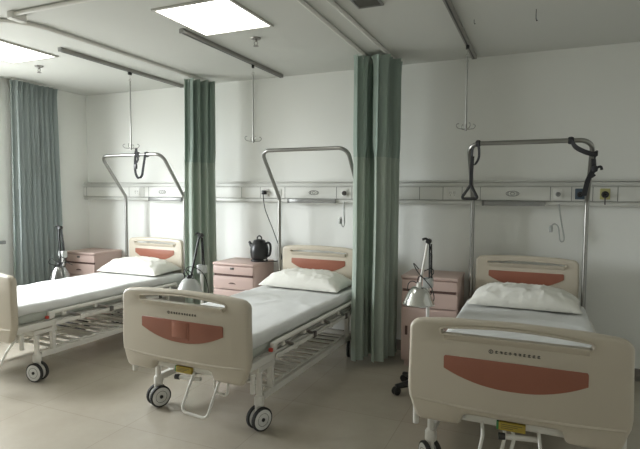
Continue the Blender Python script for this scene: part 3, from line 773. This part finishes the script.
cord = smooth_path([(px_ - kx, 4.585 - ky, pz_ - .80), (px_ - kx + .0, 4.585 - ky, .64), (px_ - kx + .015, 4.60 - ky, .52), (.09, .11, .34), (.17, .12, .13), (.20, .11, .03), (.185, .06, .004), (.13, -.02, .008), (.10, -.04, .007), (.07, -.045, .008)], 8)
c = MB().tube(cord, .0045, 8).build('power_cord', M['black'], t)
MB().box(px_ - kx - .021, px_ - kx + .021, 4.575 - ky, 4.619 - ky, pz_ - .80 - .022, pz_ - .80 + .022, .007).build('plug', M['black'], c)

# ------------------------------------------------------------------ heat lamps on castor stands
def heat_lamp(label, loc, elbow, head, arm_m, dome_m, cable, seed, tall=1.0):
    t = thing('heat_lamp', label, 'heat lamp', loc, 0, 'heat lamps on castor stands')
    ex, ey, ez = elbow; hx, hy, hz = head
    MB().lathe([(.05, .062), (.055, .075), (.045, .10), (.026, .13), (.02, .15)], seg=24).build('base_hub', M['black'], t)
    for k in range(5):
        a = 2 * PI * k / 5 + .035; c, s = math.cos(a), math.sin(a)
        lg = MB().tube([(c * .03, s * .03, .085), (c * .13, s * .13, .078), (c * .25, s * .25, .062)], [.030, .026, .019], 10).build('base_leg', M['black'], t)
        cb = MB(); cb.tube([(c * .245, s * .245, .065), (c * .245, s * .245, .045)], .009, 8)
        for q in (-1, 1): cb.lathe([(.027, -.010), (.030, -.006), (.030, .006), (.027, .010)], Matrix.Translation((c * .245, s * .245, .0302)) @ Matrix.Rotation(a + .4, 4, 'Z') @ Matrix.Translation((0, q * .013, 0)) @ Matrix.Rotation(PI / 2, 4, 'X'), 18)
        cb.build('caster', M['black'], lg)
    MB().tube([(0, 0, .12), (0, 0, .84)], .0125, 14).build('pole', M['steel'], t)
    cb = MB().box(-.035, .035, -.03, .03, .80, .875, .008); cb.build('control_box', M['clear'], t)
    # spring arm up to the elbow and down to the head
    top = Vector((ex, ey, ez)); low = Vector((0, 0, .87))
    a1 = MB(); a1.tube([low + Vector((.008, 0, 0)), top + Vector((.006, 0, 0))], .006, 8); a1.tube([low + Vector((.026, .0, 0)), top + Vector((.020, 0, -.02))], .0055, 8)
    a1 = a1.build('spring_arm', M['black'], t)
    sp = MB(); n = 120; d = (top - low)
    sp.tube([low + d * (.15 + .55 * k / n) + Vector((.017 + .009 * math.cos(k * 2 * PI / 7), .009 * math.sin(k * 2 * PI / 7), 0)) for k in range(n + 1)], .0026, 5)
    sp.build('spring', M['black'], a1)
    hd = Vector((hx, hy, hz))
    a2 = MB().tube([top + Vector((-.006, -.012, -.01)), hd + Vector((.0, .02, .06))], .0095, 10).build('upper_arm', arm_m, t)
    el = MB().lathe([(.016, -.022), (.02, -.018), (.02, .018), (.016, .022)], Matrix.Translation(top) @ Matrix.Rotation(PI / 2, 4, 'X'), 16)
    el.tube(smooth_path([top, top + Vector((-.02, -.01, .02)), top + Vector((-.045, -.015, .012))], 4), .009, 8)
    el.build('elbow_knob', M['black'], t)
    T = Matrix.Translation(hd) @ Matrix.Diagonal((1, 1, tall, 1))
    sh = MB().lathe([(.022, .066), (.044, .062), (.060, .048), (.080, .018), (.098, -.022), (.112, -.054), (.117, -.062), (.113, -.062), (.094, -.024), (.076, .012), (.05, .044), (.01, .052)][::-1], T, 36)
    sh = sh.build('lamp_shade', dome_m, t)
    MB().tube([T @ Vector((.115 * math.cos(a), .115 * math.sin(a), -.062)) for a in [2 * PI * k / 36 for k in range(36)]], .004, 6, closed=True).build('shade_rim', M['chrome'], sh)
    MB().lathe([(.016, .055), (.02, .06), (.02, .085), (.012, .095)], T, 16).build('socket', arm_m, sh)
    MB().lathe([(.068, -.04), (.075, -.034), (.075, -.026), (.06, -.02)], T, 28).build('heating_plate', M['latch'], sh)
    cg = MB()
    for k in range(4):
        a = k * PI / 4; c, s = math.cos(a), math.sin(a)
        cg.tube(smooth_path([T @ Vector((c * q, s * q, -.066 - .012 * (1 - (q / .113) ** 2))) for q in (-.113, -.05, .05, .113)], 5), .002, 5)
    cg.build('wire_guard', M['chrome'], sh)
    cc = MB()
    for pts in cable: cc.tube(smooth_path(pts, 7), .0038, 6)
    cc.build('cable', M['black'], t)

heat_lamp('heat lamp with shiny shade and white arm between the right cabinet and right bed', (-.755, 3.77, 0), (.005, -.03, 1.15), (-.047, -.10, .755), M['steel'], M['chrome'],
          [[(-.055, -.1, .84), (-.09, -.12, .86), (-.12, -.12, .84), (-.13, -.11, .79)], [(-.06, -.1, .85), (-.04, -.12, .90), (.01, -.1, .88), (.05, -.06, .92), (.03, -.04, .95), (-.02, -.06, .93)],
           [(-.05, -.1, .95), (-.09, -.1, .99), (-.06, -.1, .93), (0, -.08, .86), (.04, -.06, .80), (.02, -.03, .74), (-.01, -.02, .70)], [(.01, -.03, 1.13), (.03, -.03, 1.05), (.025, -.02, .95), (.03, -.02, .82), (.05, -.02, .72), (.01, -.02, .66)]], 1)
heat_lamp('pale heat lamp with thin black arms before the curtain beside the middle bed', (-2.69, 3.60, 0), (-.01, 0, 1.13), (-.06, -.10, .70), M['black'], M['clear'],
          [[(-.05, -.1, .78), (-.08, -.12, .84), (-.03, -.12, .87), (.04, -.1, .85), (.09, -.08, .79), (.12, -.08, .70), (.13, -.08, .62)], [(-.06, -.1, .77), (-.10, -.12, .80), (-.07, -.12, .84), (-.02, -.1, .80), (-.03, -.1, .73)]], 2)
heat_lamp('shiny chrome heat lamp with black arms in front of the window curtain', (-4.655, 3.82, 0), (-.03, 0, 1.12), (.02, -.06, .64), M['black'], M['chrome_d'],
          [[(-.02, -.06, .72), (-.09, -.1, .75), (-.05, -.1, .80), (.03, -.1, .77), (.12, -.06, .76)], [(.0, -.06, .72), (.06, -.1, .70), (.12, -.08, .77), (.2, -.05, .74)], [(-.02, -.05, .80), (.05, -.08, .83), (.09, -.06, .80), (.04, -.05, .74)]], 3, 1.3)

# ------------------------------------------------------------------ light
wd = bpy.data.worlds.new('daylight'); SC.world = wd; wd.use_nodes = True
bg = wd.node_tree.nodes['Background']
wn = wd.node_tree; wtc = wn.nodes.new('ShaderNodeTexCoord'); wsx = wn.nodes.new('ShaderNodeSeparateXYZ')
wn.links.new(wtc.outputs['Generated'], wsx.inputs[0])
wr = wn.nodes.new('ShaderNodeValToRGB'); wr.color_ramp.elements[0].position = 0.46; wr.color_ramp.elements[0].color = (0.30, 0.31, 0.30, 1)
wr.color_ramp.elements[1].position = 0.54; wr.color_ramp.elements[1].color = (0.92, 0.97, 1.0, 1)
wmr = wn.nodes.new('ShaderNodeMapRange'); wmr.inputs[1].default_value = -1; wmr.inputs[2].default_value = 1
wn.links.new(wsx.outputs['Z'], wmr.inputs[0]); wn.links.new(wmr.outputs[0], wr.inputs[0]); wn.links.new(wr.outputs[0], bg.inputs['Color'])
bg.inputs['Strength'].default_value = 26.5
la = bpy.data.lights.new('window_portal', 'AREA'); la.shape = 'RECTANGLE'; la.size = WY1 - WY0; la.size_y = WZ1 - WZ0
la.cycles.is_portal = True
lo = bpy.data.objects.new('window_portal', la); COL.objects.link(lo)
lo.location = (XL - .15, (WY0 + WY1) / 2, (WZ0 + WZ1) / 2); lo.rotation_euler = (PI / 2, 0, -PI / 2)

# ------------------------------------------------------------------ camera
cam = bpy.data.cameras.new('camera'); co = bpy.data.objects.new('camera', cam); COL.objects.link(co)
f, yaw, p, r = 505.388, 0.41092, 0.06144, 0.00533
F = Vector((-math.sin(yaw) * math.cos(p), math.cos(yaw) * math.cos(p), -math.sin(p))); Rt = Vector((math.cos(yaw), math.sin(yaw), 0)); U = Rt.cross(F)
R2 = Rt * math.cos(r) + U * math.sin(r); U2 = U * math.cos(r) - Rt * math.sin(r)
m = Matrix((R2, U2, -F)).transposed().to_4x4(); m.translation = (0, 0, 1.5)
co.matrix_world = m
cam.sensor_width = 36; cam.lens = 36 * f / 640; cam.clip_start = .05
SC.camera = co
SC.view_settings.view_transform = 'Standard'; SC.view_settings.look = 'None'
SC.view_settings.gamma = 1; SC.view_settings.use_curve_mapping = False
SC.view_settings.exposure = 0.63
SC.cycles.max_bounces = 8; SC.cycles.diffuse_bounces = 6
